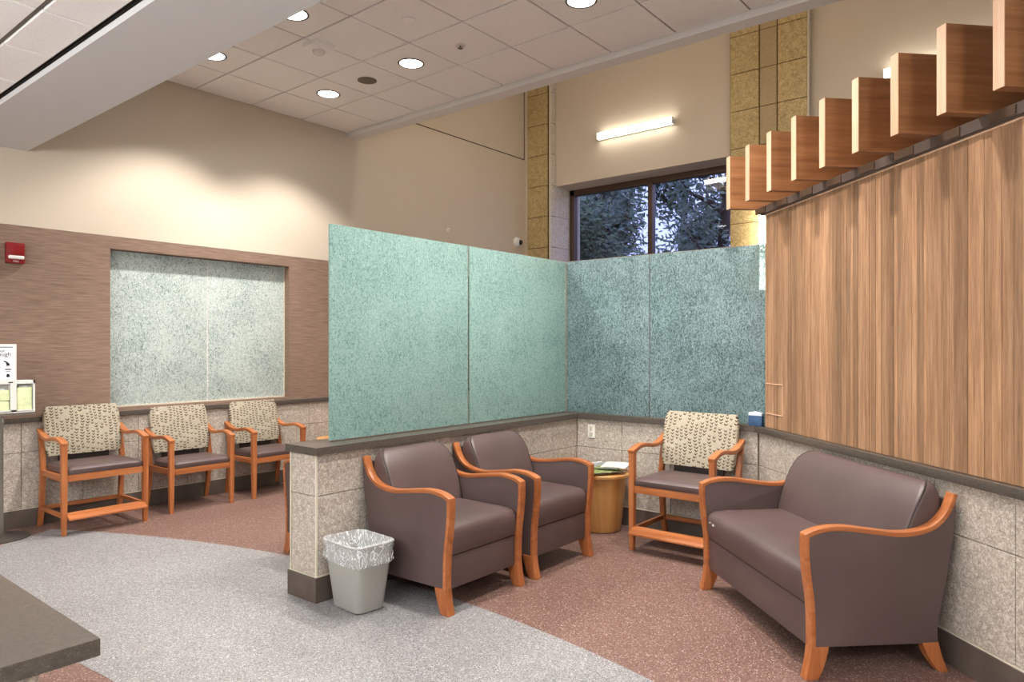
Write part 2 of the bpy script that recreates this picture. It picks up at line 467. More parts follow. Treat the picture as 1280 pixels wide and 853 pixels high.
box('base_trim', X0, XB, YL - .020, YL + .012, .148, .153, 'edge_strip', wl)
P_ = .4658
k = -3
while 1.967 + k * P_ < 8.6:
    xx = 1.967 + k * P_
    tile('tile', wl, xx + P_ / 2, YL - .012, .155, P_ - GAP, .622 - .155 - GAP)
    tile('tile', wl, xx + P_ / 2, YL - .012, .622, P_ - GAP, CAP_B - .622)
    k += 1
boxes('panel_groove', [(5.46, 8.73, YL - .005, YL, 4.436, 4.449), (8.728, 8.742, YL - .005, YL, 4.436, 6.0)], 'groove', wl)
# interior window panes, set back in the recess
wn = struct('window_1', 'frosted textured interior window recessed above the row of chairs')
for i, (a, b) in enumerate(((WX0 + .008, 3.612), (3.620, WX1 - .008))):
    box('pane', a, b, YL + .095, YL + .107, WZ0 + .008, WZ1 - .008, 'rain_glass_window', wn, .001)
box('pane_joint', 3.612, 3.620, YL + .094, YL + .107, WZ0 + .008, WZ1 - .008, 'lens_clear', wn)
boxes('pane_channel', [(WX1 - .012, WX1 - .006, YL + .085, YL + .11, WZ0, WZ1), (WX0 + .006, WX0 + .012, YL + .085, YL + .11, WZ0, WZ1)], 'edge_strip', wn)
box('glazing_bead', WX0 + .006, WX1 - .006, YL + .085, YL + .11, WZ0 + .006, WZ0 + .016, 'edge_strip', wn)

# ---- high window wall (wall_back)
wb = struct('wall_back', 'tall beige wall with stone pilasters and a high dusk window')
YJ, WY1, XW = 6.35, 3.30, 9.30     # left jamb, right end of window, window plane
SZ, SILL = 3.98, 2.80
boxes('wall_core', [(XB, X1, YJ, YL + .012, 0, 6.0), (XB, X1, WY1, YJ, SZ, 6.0), (XB, X1, WY1, YJ, 0, SILL), (XB, X1, Y0, WY1, 0, 6.0)], 'paint_beige', wb)
box('pilaster_core', 8.786, XB + .02, YJ + .012, YL + .012, 0, 6.0, 'grout_dark', wb)
box('pilaster_core', 8.786, XB + .02, 2.56, 3.51, 0, 6.0, 'grout_dark', wb)
ph = .478
# rows of stone; each stone lies on the X=8.776 face looking towards -X (rz = -90)
for j in range(12):
    z0 = .17 + j * ph
    h_ = min(ph - .008, 5.99 - z0)
    tile('stone_block', wb, 8.776, (6.80 + 6.40) / 2, z0, .39, h_, .012, .004, 'pilaster_stone', R(-90))
    for (a, b, mt) in ((3.505, 3.135, 'pilaster_stone'), (3.125, 2.915, 'pilaster_smooth'), (2.905, 2.555, 'pilaster_stone')):
        tile('stone_block', wb, 8.776, (a + b) / 2, z0 + .03, a - b - .004, min(h_, 5.99 - z0 - .03), .012, .004, mt, R(-90))
    # returns facing -Y
    xa = 8.79; xb = 8.905 if z0 > SZ - .3 else 9.29
    tile('stone_block', wb, (xa + xb) / 2, YJ - .010, z0, xb - xa - .004, h_, .012, .004, 'jamb_stone')
    tile('stone_block', wb, (8.79 + 8.905) / 2, 2.548, z0 + .03, .11, min(h_, 5.99 - z0 - .03), .012, .004, 'jamb_stone')
boxes('pilaster_edge', [(8.772, 8.79, YJ - .010, YJ + .022, 0, 6.0), (8.772, 8.79, 2.535, 2.553, 0, 6.0)], 'edge_strip', wb)
box('wall_return', 8.772, 8.80, YL - .035, YL + .0, 2.6, 6.0, 'paint_beige', wb)
# high window: frame, mullion, panes
w2 = struct('window_2', 'high wide dusk window with dark bronze frame and trees outside')
fx0, fx1 = XW, XW + .10
box('frame_jamb', fx0, fx1, YJ - .085, YJ - .011, SILL, SZ, 'bronze_frame', w2, .004)
box('frame_jamb', fx0, fx1, WY1, WY1 + .06, SILL, SZ, 'bronze_frame', w2, .004)
box('frame_head', fx0, fx1, WY1, YJ - .005, SZ - .09, SZ, 'bronze_frame', w2, .004)
box('frame_sill', fx0, fx1, WY1, YJ - .005, SILL, SILL + .06, 'bronze_frame', w2, .004)
box('mullion', fx0 - .01, fx1, 4.885, 4.955, SILL, SZ, 'bronze_frame', w2, .004)
box('pane', fx0 + .06, fx0 + .068, WY1 + .05, 4.89, SILL + .05, SZ - .08, 'window_glass', w2)
box('pane', fx0 + .06, fx0 + .068, 4.95, YJ - .07, SILL + .05, SZ - .08, 'window_glass', w2)

# ---- other walls that close the building (beside and behind the viewer)
wf = st(box('wall_front', X0 - .2, X0, Y0, Y1, 0, 6.2, 'paint_beige'), 'beige wall behind the viewer')
ws = st(box('wall_side', X0, X1, Y0 - .2, Y0, 0, 6.2, 'paint_beige'), 'beige wall beyond the wood clad screen')

# ---- ceilings
ce = struct('ceiling', 'high white acoustic tile ceiling with recessed round lamps')
box('ceiling_deck', 2.0, 5.30, Y0, YL, ZH + .012, ZH + .10, 'grey_runner', ce)
GX = [2.02, 2.222, 2.831, 3.441, 4.051, 4.660, 5.296]
GY = [YL - .002]
yy = 6.222
while yy > -4.4: GY.append(yy); yy -= .6096
cm = {}
def ceil_tile(parent, xa, xb, ya, yb, z):
    g = .007
    o = bpy.data.objects.new('ceiling_tile', None)
    key = (round(xb - xa, 3), round(yb - ya, 3))
    if key not in cm:
        w_, d_ = xb - xa - 2 * g, yb - ya - 2 * g; c = .003; bm = bmesh.new()
        rr = lambda i, zz: [(-w_ / 2 + i, -d_ / 2 + i, zz), (w_ / 2 - i, -d_ / 2 + i, zz), (w_ / 2 - i, d_ / 2 - i, zz), (-w_ / 2 + i, d_ / 2 - i, zz)]
        bm_loft(bm, [rr(0, .014), rr(0, c), rr(c, 0)]); me = from_bm('ceiling_tile', bm); me.materials.append(MATS['ceiling_tile']); cm[key] = me
    o = bpy.data.objects.new('ceiling_tile', cm[key]); COL.objects.link(o); o.parent = parent; o.location = ((xa + xb) / 2, (ya + yb) / 2, z)
for i in range(len(GX) - 1):
    for j in range(len(GY) - 1):
        ceil_tile(ce, GX[i], GX[i + 1], GY[j + 1], GY[j], ZH)
# downstand trim at the free edge of the high ceiling and its fascia
tr = st(box('trim_1', 5.30, 5.45, Y0, YL, 4.0, 4.30, 'paint_white'), 'white edge trim of the high ceiling')
box('fascia', 5.32, 5.43, Y0, YL, 4.30, 6.0, 'paint_beige', tr)
cu_ = st(box('ceiling_upper', 5.3, X1, Y0, YL + .02, 6.0, 6.15, 'paint_white'), 'upper ceiling over the window side')
# low ceiling with its drywall border
cl = struct('ceiling_low', 'lower grey-white tile ceiling over the walkway')
box('ceiling_deck', X0, 1.51, Y0, YL, ZLOW + .014, ZLOW + .2, 'grey_runner', cl)
LX = [1.495, 1.233]
while LX[-1] > X0 + .6: LX.append(LX[-1] - .6096)
LY = [YL - .002, 6.44, 5.83]
while LY[-1] > Y0 + .6: LY.append(LY[-1] - .6096)
for i in range(len(LX) - 1):
    for j in range(len(LY) - 1):
        ceil_tile(cl, LX[i + 1] + .007, LX[i] - .007, LY[j + 1], LY[j], ZLOW)
box('edge_gap', 1.496, 1.51, Y0, YL, ZLOW - .002, ZLOW + .014, 'dark_gap', cl)
sf = st(box('trim_2', 1.51, 2.01, Y0, YL, 3.126, ZLOW + .2, 'paint_soffit'), 'wide grey drywall soffit between the two ceilings')
box('fascia', 1.90, 2.01, Y0, YL, ZLOW + .2, ZH + .1, 'paint_soffit', sf)

# ---- low partition with tile and quartz cap (wall_partition) + the piece under the window glass (wall_partition.001)
PX0, PY0, PY1 = 2.47, 3.47, 3.73
BX0, BX1 = 5.195, 5.46
wp = struct('wall_partition', 'low stone tiled partition with dark quartz cap carrying glass panels')
box('partition_core', PX0 + .021, BX1 - .01, PY0 + .01, PY1 - .01, 0, CAP_B, 'grout', wp)
boxes('cap', [(PX0 - .022, BX1 + .02, PY0 - .03, PY1 + .022, CAP_B, CAP_T)], 'cap_quartz', wp)
boxes('baseboard', [(PX0 + .02, BX0, PY0 - .012, PY0 + .009, 0, .148), (PX0 - .012, PX0 + .02, PY0 - .012, PY1 + .012, 0, .148), (PX0 + .02, BX1, PY1 - .009, PY1 + .012, 0, .148)], 'base_dark', wp)
boxes('base_trim', [(PX0 + .02, BX0, PY0 - .006, PY0 + .009, .148, .153), (PX0 - .006, PX0 + .02, PY0 - .006, PY1 + .006, .148, .153)], 'edge_strip', wp)
PT = .4705
js = [PX0 + .012, 2.957] + [2.957 + PT * i for i in range(1, 5)] + [BX0 + .002]
for a, b in zip(js, js[1:]):
    tile('tile', wp, (a + b) / 2, PY0, .155, b - a - GAP, .622 - .155 - GAP)
    tile('tile', wp, (a + b) / 2, PY0, .622, b - a - GAP, CAP_B - .622)
    tile('tile', wp, (a + b) / 2, PY1, .155, b - a - GAP, .622 - .155 - GAP, rz=R(180))
    tile('tile', wp, (a + b) / 2, PY1, .622, b - a - GAP, CAP_B - .622, rz=R(180))
ym = (PY0 + PY1) / 2
tile('tile', wp, PX0, ym, .155, PY1 - PY0 - .024, .622 - .155 - GAP, .020, rz=R(-90))
tile('tile', wp, PX0, ym, .622, PY1 - PY0 - .024, CAP_B - .622, .020, rz=R(-90))
boxes('corner_strip', [(PX0 - .002, PX0 + .009, PY0 - .002, PY0 + .009, .153, CAP_B), (PX0 - .002, PX0 + .009, PY1 - .009, PY1 + .002, .153, CAP_B)], 'edge_strip', wp)
TC = (5.195, 1.857)      # inside corner of tile faces
w5 = struct('wall_partition_window', 'low stone tiled wall under the window side glass')
box('partition_core', BX0 + .01, BX1 - .01, 1.60, PY0 + .02, 0, CAP_B, 'grout', w5)
box('cap', BX0 - .025, BX1 + .02, 1.56, PY0 - .03, CAP_B, CAP_T, 'cap_quartz', w5)
box('baseboard', BX0 - .012, BX0 + .01, 1.85, PY0, 0, .148, 'base_dark', w5)
box('base_trim', BX0 - .006, BX0 + .01, 1.85, PY0, .148, .153, 'edge_strip', w5)
js = [PY0 - .002, 3.016, 2.566, 2.116, 1.862]
for a, b in zip(js, js[1:]):
    tile('tile', w5, BX0, (a + b) / 2, .155, a - b - GAP, .622 - .155 - GAP, rz=R(-90))
    tile('tile', w5, BX0, (a + b) / 2, .622, a - b - GAP, CAP_B - .622, rz=R(-90))

# ---- angled wall on the right: tile below, cap, wood planks above (local x runs towards the viewer, +y is behind)
RA = R(180 + 46.36)
wr = struct('wall_right', 'angled screen wall with stone tile below and vertical wood planks above', (TC[0], TC[1], 0), RA)
RL = 4.0
box('wall_core', .10, RL, .022, .20, CAP_T, 2.45, 'plank_wood', wr)
box('partition_core', -.02, RL, .01, .22, 0, CAP_B, 'grout', wr)
box('cap', -.012, RL, -.03, .24, CAP_B, CAP_T, 'cap_quartz', wr, .002)
box('baseboard', -.01, RL, -.012, .01, 0, .148, 'base_dark', wr)
box('base_trim', -.008, RL, -.006, .01, .148, .153, 'edge_strip', wr)
js = [.006, .392] + [.392 + .4685 * i for i in range(1, 8)]
for a, b in zip(js, js[1:]):
    tile('tile', wr, (a + b) / 2, 0, .155, b - a - GAP, .622 - .155 - GAP)
    tile('tile', wr, (a + b) / 2, 0, .622, b - a - GAP, CAP_B - .622)
rp = random.Random(3)
x = .085
box('plank_end', .085, .10, .012, .20, CAP_T, 2.45, 'plank_wood', wr)
while x < RL - .01:
    wd = rp.choice([.010, .014, .018, .028, .036, .045, .05, .06])
    pr_ = rp.choice([0, 0, .0015, .003, .004])
    tile('plank', wr, x + wd / 2, .012 - pr_, CAP_T + .003, wd - .0004, 2.447 - CAP_T, .02, .0008, 'plank_wood')
    x += wd
# small flush access door in the planks, near the corner
boxes('access_door_edge', [(.105, .337, .004, .012, 1.228, 1.234), (.105, .337, .004, .012, 1.012, 1.018), (.332, .338, .004, .012, 1.012, 1.234)], 'fin_edge', wr)
box('top_cap', .085, RL, .004, .20, 2.45, 2.462, 'fin_edge', wr)

# ================================================================== LIGHTS OF THE PLACE, WITH ADDED FILL LAMPS
def make_downlight(z, power):
    t = thing('downlight', 'lamp', 'light', (0, 0, z))
    lathe('trim_ring', [(.118, .006), (.118, -.004), (.104, -.006), (.100, .002)], 'base_dark', t, 32, False, False)
    lathe('lens', [(.101, .0045), (.101, -.002)], 'lamp_lens', t, 32)
    ld = bpy.data.lights.new('lamp_beam', 'SPOT'); ld.energy = power; ld.color = WARM; ld.spot_size = R(114); ld.spot_blend = .5; ld.shadow_soft_size = .09
    lo = bpy.data.objects.new('lamp_beam', ld); COL.objects.link(lo); lo.parent = t; lo.location = (0, 0, -.02)
    return t
hi = make_downlight(ZH, SPOT_W)
cx1, cx2 = 3.136, 4.3555
rows = [5.917, 4.698, 2.869, 1.65]
labs = {(cx1, rows[0]): 'round ceiling lamp cut by the soffit edge, nearest the chair wall', (cx2, rows[0]): 'round ceiling lamp in the tile beside the round speaker grille',
        (cx1, rows[1]): 'round ceiling lamp cut by the soffit edge, near the strobe dome', (cx2, rows[1]): 'round ceiling lamp in the middle of the high tile ceiling',
        (cx2, rows[2]): 'round ceiling lamp cut by the top of the picture, above the glass corner'}
first = True
for xx in (cx1, cx2):
    for yy in rows:
        lb = labs.get((xx, yy), 'added round ceiling lamp out of view over the armchairs')  # lamps without their own label are added out of view for brightness
        if first:
            hi.location = (xx, yy, ZH); tag(hi, lb, 'light', 'round recessed ceiling lamps'); first = False
        else:
            copy_tree(hi, None, (xx, yy, ZH), 0, lb, 'round recessed ceiling lamps')
lo_ = make_downlight(ZLOW, LOW_W)  # unseen downlights added to raise the overall brightness
first = True
for xx in (.318, -1.511):
    for yy in (5.525, 3.696, 1.867, .038, -1.79):
        lb = 'added round lamp in the lower ceiling over the walkway'
        if first: lo_.location = (xx, yy, ZLOW); tag(lo_, lb, 'light', 'added lamps of the lower ceiling'); first = False
        else: copy_tree(lo_, None, (xx, yy, ZLOW), 0, lb, 'added lamps of the lower ceiling')
def wall_tube(label, loc, length, vertical=False, lens='tube_lens'):
    t = thing('wall_light', label, 'light', loc, 0, 'tube lights on the window wall')
    h = length / 2
    if vertical:
        box('housing', .03, .075, -.04, .04, -h, h, 'plastic_white', t, .004); box('diffuser', -.03, .03, -.045, .045, -h, h, lens, t, .012)
    else:
        box('housing', .03, .075, -h, h, -.04, .04, 'plastic_white', t, .004); box('diffuser', -.03, .03, -h, h, -.045, .045, lens, t, .012)
        for s in (-1, 1): box('end_cap', -.032, .032, s * h - .006, s * h + .006, -.047, .047, 'plastic_white', t, .004)
    return t
wall_tube('glowing tube light on the beige wall above the dusk window', (XB - .075, 4.93, 4.585), 1.2)
wall_tube('glowing tube light mostly hidden behind the wooden fins', (XB - .075, 1.14, 4.585), 1.2)
wall_tube('added upright tube glowing for the brightly lit wall strip beside the wood clad wall', (8.70, 3.05, 2.75), 1.1, True, 'added_tube_lens')  # added tube stands in for a strip of brightly lit wall

fill_tubes = []  # fill tubes added out of sight to brighten the window wall
for yy, lb in ((5.2, 'added fill tube on the hidden back of the ceiling fascia, nearest the chair wall'), (3.0, 'added fill tube on the hidden back of the ceiling fascia, facing the dusk window'), (.8, 'added fill tube on the hidden back of the ceiling fascia, facing the bare beige wall')):
    t = wall_tube(lb, (5.51, yy, 4.75), 1.2, False, 'added_tube_lens'); t.rotation_euler = (0, 0, R(180))
# added globes, unseen behind and beside the viewer, for even fill light
emis('fill_globe_glass', (.94, .98, 1.0, 1), 66.0)
def make_fill_globe():
    t = thing('fill_globe', 'globe', 'light', (0, 0, 2.35))
    rings = [(max(.002, .16 * math.sin(R(a))), -.16 * math.cos(R(a))) for a in range(0, 181, 12)]
    lathe('globe', rings, 'fill_globe_glass', t, 28)
    lathe('ceiling_rose', [(.06, ZLOW - 2.35), (.06, ZLOW - 2.35 - .02), (.02, ZLOW - 2.35 - .035)], 'base_dark', t, 20)
    tube('cord', [(0, 0, .15), (0, 0, ZLOW - 2.35 - .02)], .006, 'base_dark', t)
    return t
pd = make_fill_globe(); first = True
for (xx, yy) in ((-1.2, .6), (-1.2, 2.6), (-1.2, 4.6), (-2.7, 1.6), (-2.7, 3.6), (.75, -1.15), (-.3, -2.2)):
    lb = 'added white globe behind the viewer giving fill light'
    if first: pd.location = (xx, yy, 2.35); tag(pd, lb, 'light', 'added fill globes behind the viewer'); first = False
    else: copy_tree(pd, None, (xx, yy, 2.35), 0, lb, 'added fill globes behind the viewer')

# ================================================================== WOOD FIN CANOPY on the angled wall
cn = thing('fin_canopy', 'row of upright wooden fins on a dark rail above the wood wall', 'canopy', (TC[0], TC[1], 2.462), RA)
boxes('rail', [(.05, RL, -.023, .17, 0, .052), (.05, RL, -.012, .15, -.004, 0)], 'track_metal', cn)
finbm = None
for k in range(13):
    xx = -.051 + .307 * k
    f = box('fin', -.0265, .0265, -.224, .36, 0, .385, 'fin_wood', cn) if k == 0 else None
    if k == 0:
        fin_me = f.data
        e = box('fin_edge', -.0268, .0268, -.227, -.223, -.0003, .3853, 'fin_edge', f); edge_me = e.data
    else:
        f = bpy.data.objects.new('fin', fin_me); COL.objects.link(f); f.parent = cn
        e = bpy.data.objects.new('fin_edge', edge_me); COL.objects.link(e); e.parent = f
    f.location = (xx + .0265, 0, .053)
for k in range(13):
    box('bracket', -.051 + .307 * k + .06, -.051 + .307 * k + .20, -.03, -.022, .006, .046, 'bronze_frame', cn)

# ================================================================== GLASS PANELS
YG, XG, ZG = 3.595, 5.215, 2.256
def glass(label, x0, x1, y0, y1, mat='rain_glass'):
    c = ((x0 + x1) / 2, (y0 + y1) / 2, CAP_T + .001)
    t = thing('glass_panel', label, 'glass panel', c, 0, 'textured glass panels on the low partitions')
    box('sheet', x0 - c[0], x1 - c[0], y0 - c[1], y1 - c[1], .006, ZG - CAP_T, mat, t, .001)
    box('shoe', x0 - c[0] + .002, x1 - c[0] - .002, y0 - c[1] - .002, y1 - c[1] + .002, 0, .008, 'steel', t)
    return t
glass('teal textured glass panel at the free end of the partition', 2.658, 3.914, YG, YG + .013)
glass('teal textured glass panel between the end panel and the corner', 3.938, 5.207, YG, YG + .013)
glass('grey-teal textured glass panel right of the corner, under the window', XG, XG + .013, 2.768, 3.590, 'rain_glass_dim')
glass('grey-teal textured glass panel next to the wood clad wall', XG, XG + .013, 1.79, 2.760, 'rain_glass_dim')

# ================================================================== SEATING
def sc(s): return s * .915 if s > 0 else s
def make_armchair(name, label, cat, W, group=None, mats=None):
    t = thing(name, label, cat, (0, 0, 0), 0, group)
    front = [(-.012, .145), (-.012, .24), (-.017, .345), (-.032, .456), (-.042, .57), (-.041, .655)]
    top = [(-.041, .655), (.017, .677), (.094, .687), (.182, .685), (.309, .668), (.438, .652), (.528, .652), (.608, .667), (.669, .697), (.715, .745), (.742, .80), (.750, .822)]
    top = [(sc(a), b) for a, b in top]
    fr = spline(front, 3); tp = spline(top, 4)
    path = fr + tp[1:]
    back = [(sc(a), b) for a, b in ((.765, .78), (.758, .674), (.72, .46), (.685, .315), (.665, .214), (.667, .135))]
    bk = spline(back, 3)
    inner = offset2d(path, -.012)
    aw = .052
    for s in (-1, 1):
        xc = s * (W / 2 - .029)
        prism('arm_panel', inner + bk, xc - aw / 2 + .004, xc + aw / 2 - .004, 'leather', t, .003)
        tr_ = band('arm_frame', path, -.022, xc - aw / 2, xc + aw / 2, 'chair_wood_long', t)
        fl_ = spline([(-.012, .147), (-.022, .075), (-.040, 0)], 4); bl_ = spline([(.022, 0), (.052, .065), (.074, .147)], 4)
        prism('leg', fl_ + bl_, xc - .026, xc + .026, 'chair_wood', t, .004)
        fl_ = spline([(.58, .14), (.618, .065), (.672, 0)], 4); bl_ = spline([(.722, 0), (.690, .07), (.668, .14)], 4)
        prism('leg', [(sc(a), b) for a, b in fl_ + bl_], xc - .024, xc + .024, 'chair_wood', t, .004)
    hw = W / 2 - .055
    # seat cushion
    rings = [rrect(-hw, hw, .016, .57, .012, .318), rrect(-hw, hw, .002, .57, .015, .322), rrect(-hw, hw, -.008, .57, .02, .34), rrect(-hw, hw, -.016, .57, .03, .40), rrect(-hw, hw, -.014, .57, .03, .45),
             rrect(-hw + .002, hw - .002, -.003, .57, .03, .472), rrect(-hw + .008, hw - .008, .018, .57, .035, .486), rrect(-hw + .03, hw - .03, .06, .57, .04, .496), rrect(-hw + .10, hw - .10, .14, .56, .05, .502)]
    loft('seat', rings, 'leather', t)
    box('front_panel', -hw, hw, .004, .03, .13, .316, 'leather', t, .006)
    box('underframe', -hw, hw, .03, .585, .135, .31, 'piping', t)
    # backrest, slices from the seat up with rounded shoulders
    sl = [(.42, .475, .60, 0), (.50, .487, .64, 0), (.58, .508, .675, 0), (.66, .537, .705, 0), (.73, .570, .725, .0), (.775, .598, .732, .003), (.81, .625, .735, .012), (.832, .648, .733, .026), (.848, .668, .728, .046), (.856, .688, .72, .072)]
    rings = [rrect(-hw + i, hw - i, sc(a), sc(b), .022 + i * .25, z) for z, a, b, i in sl]
    bb = loft('backrest', rings, 'leather', t)
    for s in (-1, 1):
        pth = [(s * (hw - i - .004), sc(a) + .008 + i * .1, z + .0) for z, a, b, i in sl[1:]]
        tube('piping', pth, .0035, 'piping', bb, 6)
    bo = spline(back, 3); bi = offset2d(bo, .03)
    prism('back_panel', bo + bi[::-1], -hw + .001, hw - .001, 'leather', t, 0)
    return t
ARM_W = .695
a1 = make_armchair('armchair', 'dark brown leather armchair nearest the waste bin', 'armchair', ARM_W, 'matching brown leather armchairs')
a1.location = (3.143, 2.755, 0)
copy_tree(a1, None, (3.945, 2.755, 0), 0, 'dark brown leather armchair between the other armchair and the drum table')
copy_tree(a1, None, (3.29, 4.50, 0), R(180), 'dark brown leather armchair mostly hidden behind the partition end')
so = make_armchair('loveseat', 'dark brown two-seat leather sofa with wooden arms against the angled wall', 'sofa', 1.24)
nn = (-.7236, .69)
so.location = (3.735 + .004 * nn[0], 1.374 + .004 * nn[1], 0)
so.rotation_euler = (0, 0, R(46.1 + 180))
# worn marks on the sofa seat front
sc1 = [c for c in so.children if c.name.startswith('seat')][0]
for q, (xx, zz, s) in enumerate(((-.455, .425, .009), (-.50, .43, .005))):
    b_ = box('worn_mark', xx - s, xx + s, -.0195, -.0150, zz - s * .5, zz + s * .5, 'plastic_white', sc1, .001)

def make_guest(name, label, hip, group):
    t = thing(name, label, 'chair', (0, 0, 0), 0, group)
    dz = .08 if hip else 0
    wc = .62 if hip else .575      # leg centre to leg centre
    D = .50 if hip else .455      # rear leg line
    for s in (-1, 1):
        xc = s * wc / 2
        # front leg
        rings = []
        for z, hx, ya, yb in ((0, .015, -.016, .016), (.15, .018, -.020, .018), (.40 + dz, .021, -.022, .022), (.55 + dz, .020, -.020, .022), (.652 + dz, .0215, -.022, .024)):
            rings.append([(xc - hx, ya, z), (xc + hx, ya, z), (xc + hx, yb, z), (xc - hx, yb, z)])
        loft('leg', rings, 'chair_wood', t)
        # rear leg, splayed backwards at the foot and at the arm
        rings = []
        for z, y, hy in ((0, D + .035, .016), (.15, D - .005, .019), (.34 + dz, D - .032, .022), (.46 + dz, D - .034, .022), (.60 + dz, D - .010, .018), (.70 + dz, D + .022, .016)):
            rings.append([(xc - .018, y - hy, z), (xc + .018, y - hy, z), (xc + .018, y + hy, z), (xc - .018, y + hy, z)])
        loft('leg', rings, 'chair_wood', t)
        k = D / .455
        ap = spline([(-.030, .655), (.02, .672), (.085, .690), (.17, .690), (.26, .676), (.34, .676), (.41, .698), (.478, .735)], 4)
        ap = [(a * k if a > 0 else a, b + dz) for a, b in ap]
        band('armrest', ap, -.030, xc - .026, xc + .026, 'chair_wood_long', t, .006)
        box('side_rail', xc - .012, xc + .012, .02, D - .03, .345 + dz, .395 + dz, 'chair_wood_long', t, .003)
        if hip: box('side_stretcher', xc - .011, xc + .011, .015, D, .135, .168, 'chair_wood_long', t, .003)
    hx = wc / 2 - .02
    box('front_rail', -hx, hx, -.012, .012, .343 + dz, .397 + dz, 'chair_wood_wide', t, .003)
    box('rear_rail', -hx, hx, D - .045, D - .02, .343 + dz, .397 + dz, 'chair_wood_wide', t, .003)
    z0 = .397 + dz
    hs = wc / 2 - .024
    ye = D - .06
    rings = [rrect(-hs, hs, -.012, ye, .02, z0), rrect(-hs - .002, hs + .002, -.022, ye, .025, z0 + .018), rrect(-hs, hs, -.020, ye, .03, z0 + .040), rrect(-hs + .014, hs - .014, -.004, ye - .01, .035, z0 + .056), rrect(-hs + .05, hs - .05, .04, ye - .04, .05, z0 + .066), rrect(-hs + .13, hs - .13, .12, ye - .12, .06, z0 + .070)]
    loft('seat', rings, 'leather', t)
    # upholstered back, tilted
    hb = wc / 2 - .012; zb0, zb1 = .505 + dz, .925 + (.065 if hip else 0)
    N = 8; rings = []
    for i in range(N + 1):
        u = i / N; z = zb0 + (zb1 - zb0) * u; y = (D - .065) + .085 * u
        e_ = .0
        ins = {0: .018, N: .018}.get(i, .004 if i in (1, N - 1) else 0)
        hy = {0: .012, N: .012}.get(i, .022 if i in (1, N - 1) else .027)
        rings.append(rrect(-hb + ins, hb - ins, y - hy, y + hy, .016, z, 4))
    zs = [zb0, zb0 + .018] + [zb0 + (zb1 - zb0) * q / 6 for q in range(1, 6)] + [zb1 - .018, zb1]
    loft('backrest', rings, 'vine_fabric', t)
    box('back_support', -hb + .10, hb - .10, D - .05, D - .025, .38 + dz, zb0 + .05, 'piping', t)
    if hip:
        pts = [(-.085, .128), (-.085, .142), (-.01, .176), (.022, .176), (.022, .150), (-.02, .140)]
        prism('footrest', pts, -hx - .008, hx + .008, 'chair_wood_wide', t, .003)
        box('rear_stretcher', -hx, hx, D - .012, D + .012, .135, .168, 'chair_wood_wide', t, .003)
    return t
G1 = 'cherry wood chairs with vine patterned backs'
h1 = make_guest('footrest_chair', 'tall wooden armchair with footrest beside the hygiene station', True, 'wooden chairs with footrests')
h1.location = (2.40, 6.25, 0)
copy_tree(h1, None, (4.592, 2.265, 0), R(-90), 'tall wooden armchair with footrest between drum table and leather sofa')
g1 = make_guest('guest_chair', 'wooden vine-back chair in the middle of the three along the wall', False, 'wooden chairs without footrests')
g1.location = (3.26, 6.335, 0)
copy_tree(g1, None, (4.065, 6.335, 0), R(2), 'wooden vine-back chair farthest right along the wall, partly behind the partition')

# ================================================================== TABLES, MAGAZINES, BIN
def make_drum(label, loc):
    t = thing('drum_table', label, 'table', loc, 0, 'round tapered drum tables')
    lathe('base', [(.150, .006), (.158, .02), (.205, .445)], 'table_wood', t, 48)
    lathe('foot_ring', [(.148, 0), (.150, .006)], 'base_dark', t, 40)
    lathe('table_top', [(.215, .445), (.236, .450), (.238, .468), (.232, .474)], 'table_wood', t, 48)
    return t
DT = (4.945, 3.06)
make_drum('light wood drum table with magazines beside the armchair', (DT[0], DT[1], 0))
make_drum('drum table top just visible behind the partition glass', (4.92, 6.50, 0))
mags = [(-.06, .06, 20, 'mag_grey', 'grey-covered magazine at the back of the drum table'), (.05, -.02, -35, 'mag_white', 'white magazine overhanging the right of the drum table'),
        (-.09, -.06, 60, 'mag_green', 'green-covered magazine nearest the armchair arm on the drum table'), (.08, .08, 80, 'mag_grey', 'bluish magazine at the far right of the drum table'),
        (-.03, -.09, 15, 'mag_green', 'pale green leaflet lying on top of the other magazines'), (.04, -.11, -70, 'mag_white', 'white folded paper at the front of the drum table')]
for i, (dx, dy, a, mt, lb) in enumerate(mags):
    m = thing('magazine', lb, 'magazine', (DT[0] + dx, DT[1] + dy, .4745 + .0108 * i), R(a), 'magazines on the drum table')
    w_, d_ = (.10, .135) if i != 4 else (.07, .10)
    box('pages', -w_ + .003, w_ - .003, -d_ + .003, d_ - .003, .001, .005, 'paper', m)
    bm = bmesh.new(); n = 8
    rows_ = [[(-w_ + 2 * w_ * q / n, -d_, .005 + .004 * math.sin(q / n * math.pi * 1.3)), (-w_ + 2 * w_ * q / n, d_, .005 + .003 * math.sin(q / n * math.pi)), (-w_ + 2 * w_ * q / n, d_, .0062 + .003 * math.sin(q / n * math.pi)), (-w_ + 2 * w_ * q / n, -d_, .0062 + .004 * math.sin(q / n * math.pi * 1.3))] for q in range(n + 1)]
    bm_loft(bm, rows_); link('cover', from_bm('cover', bm), mt, m, True)

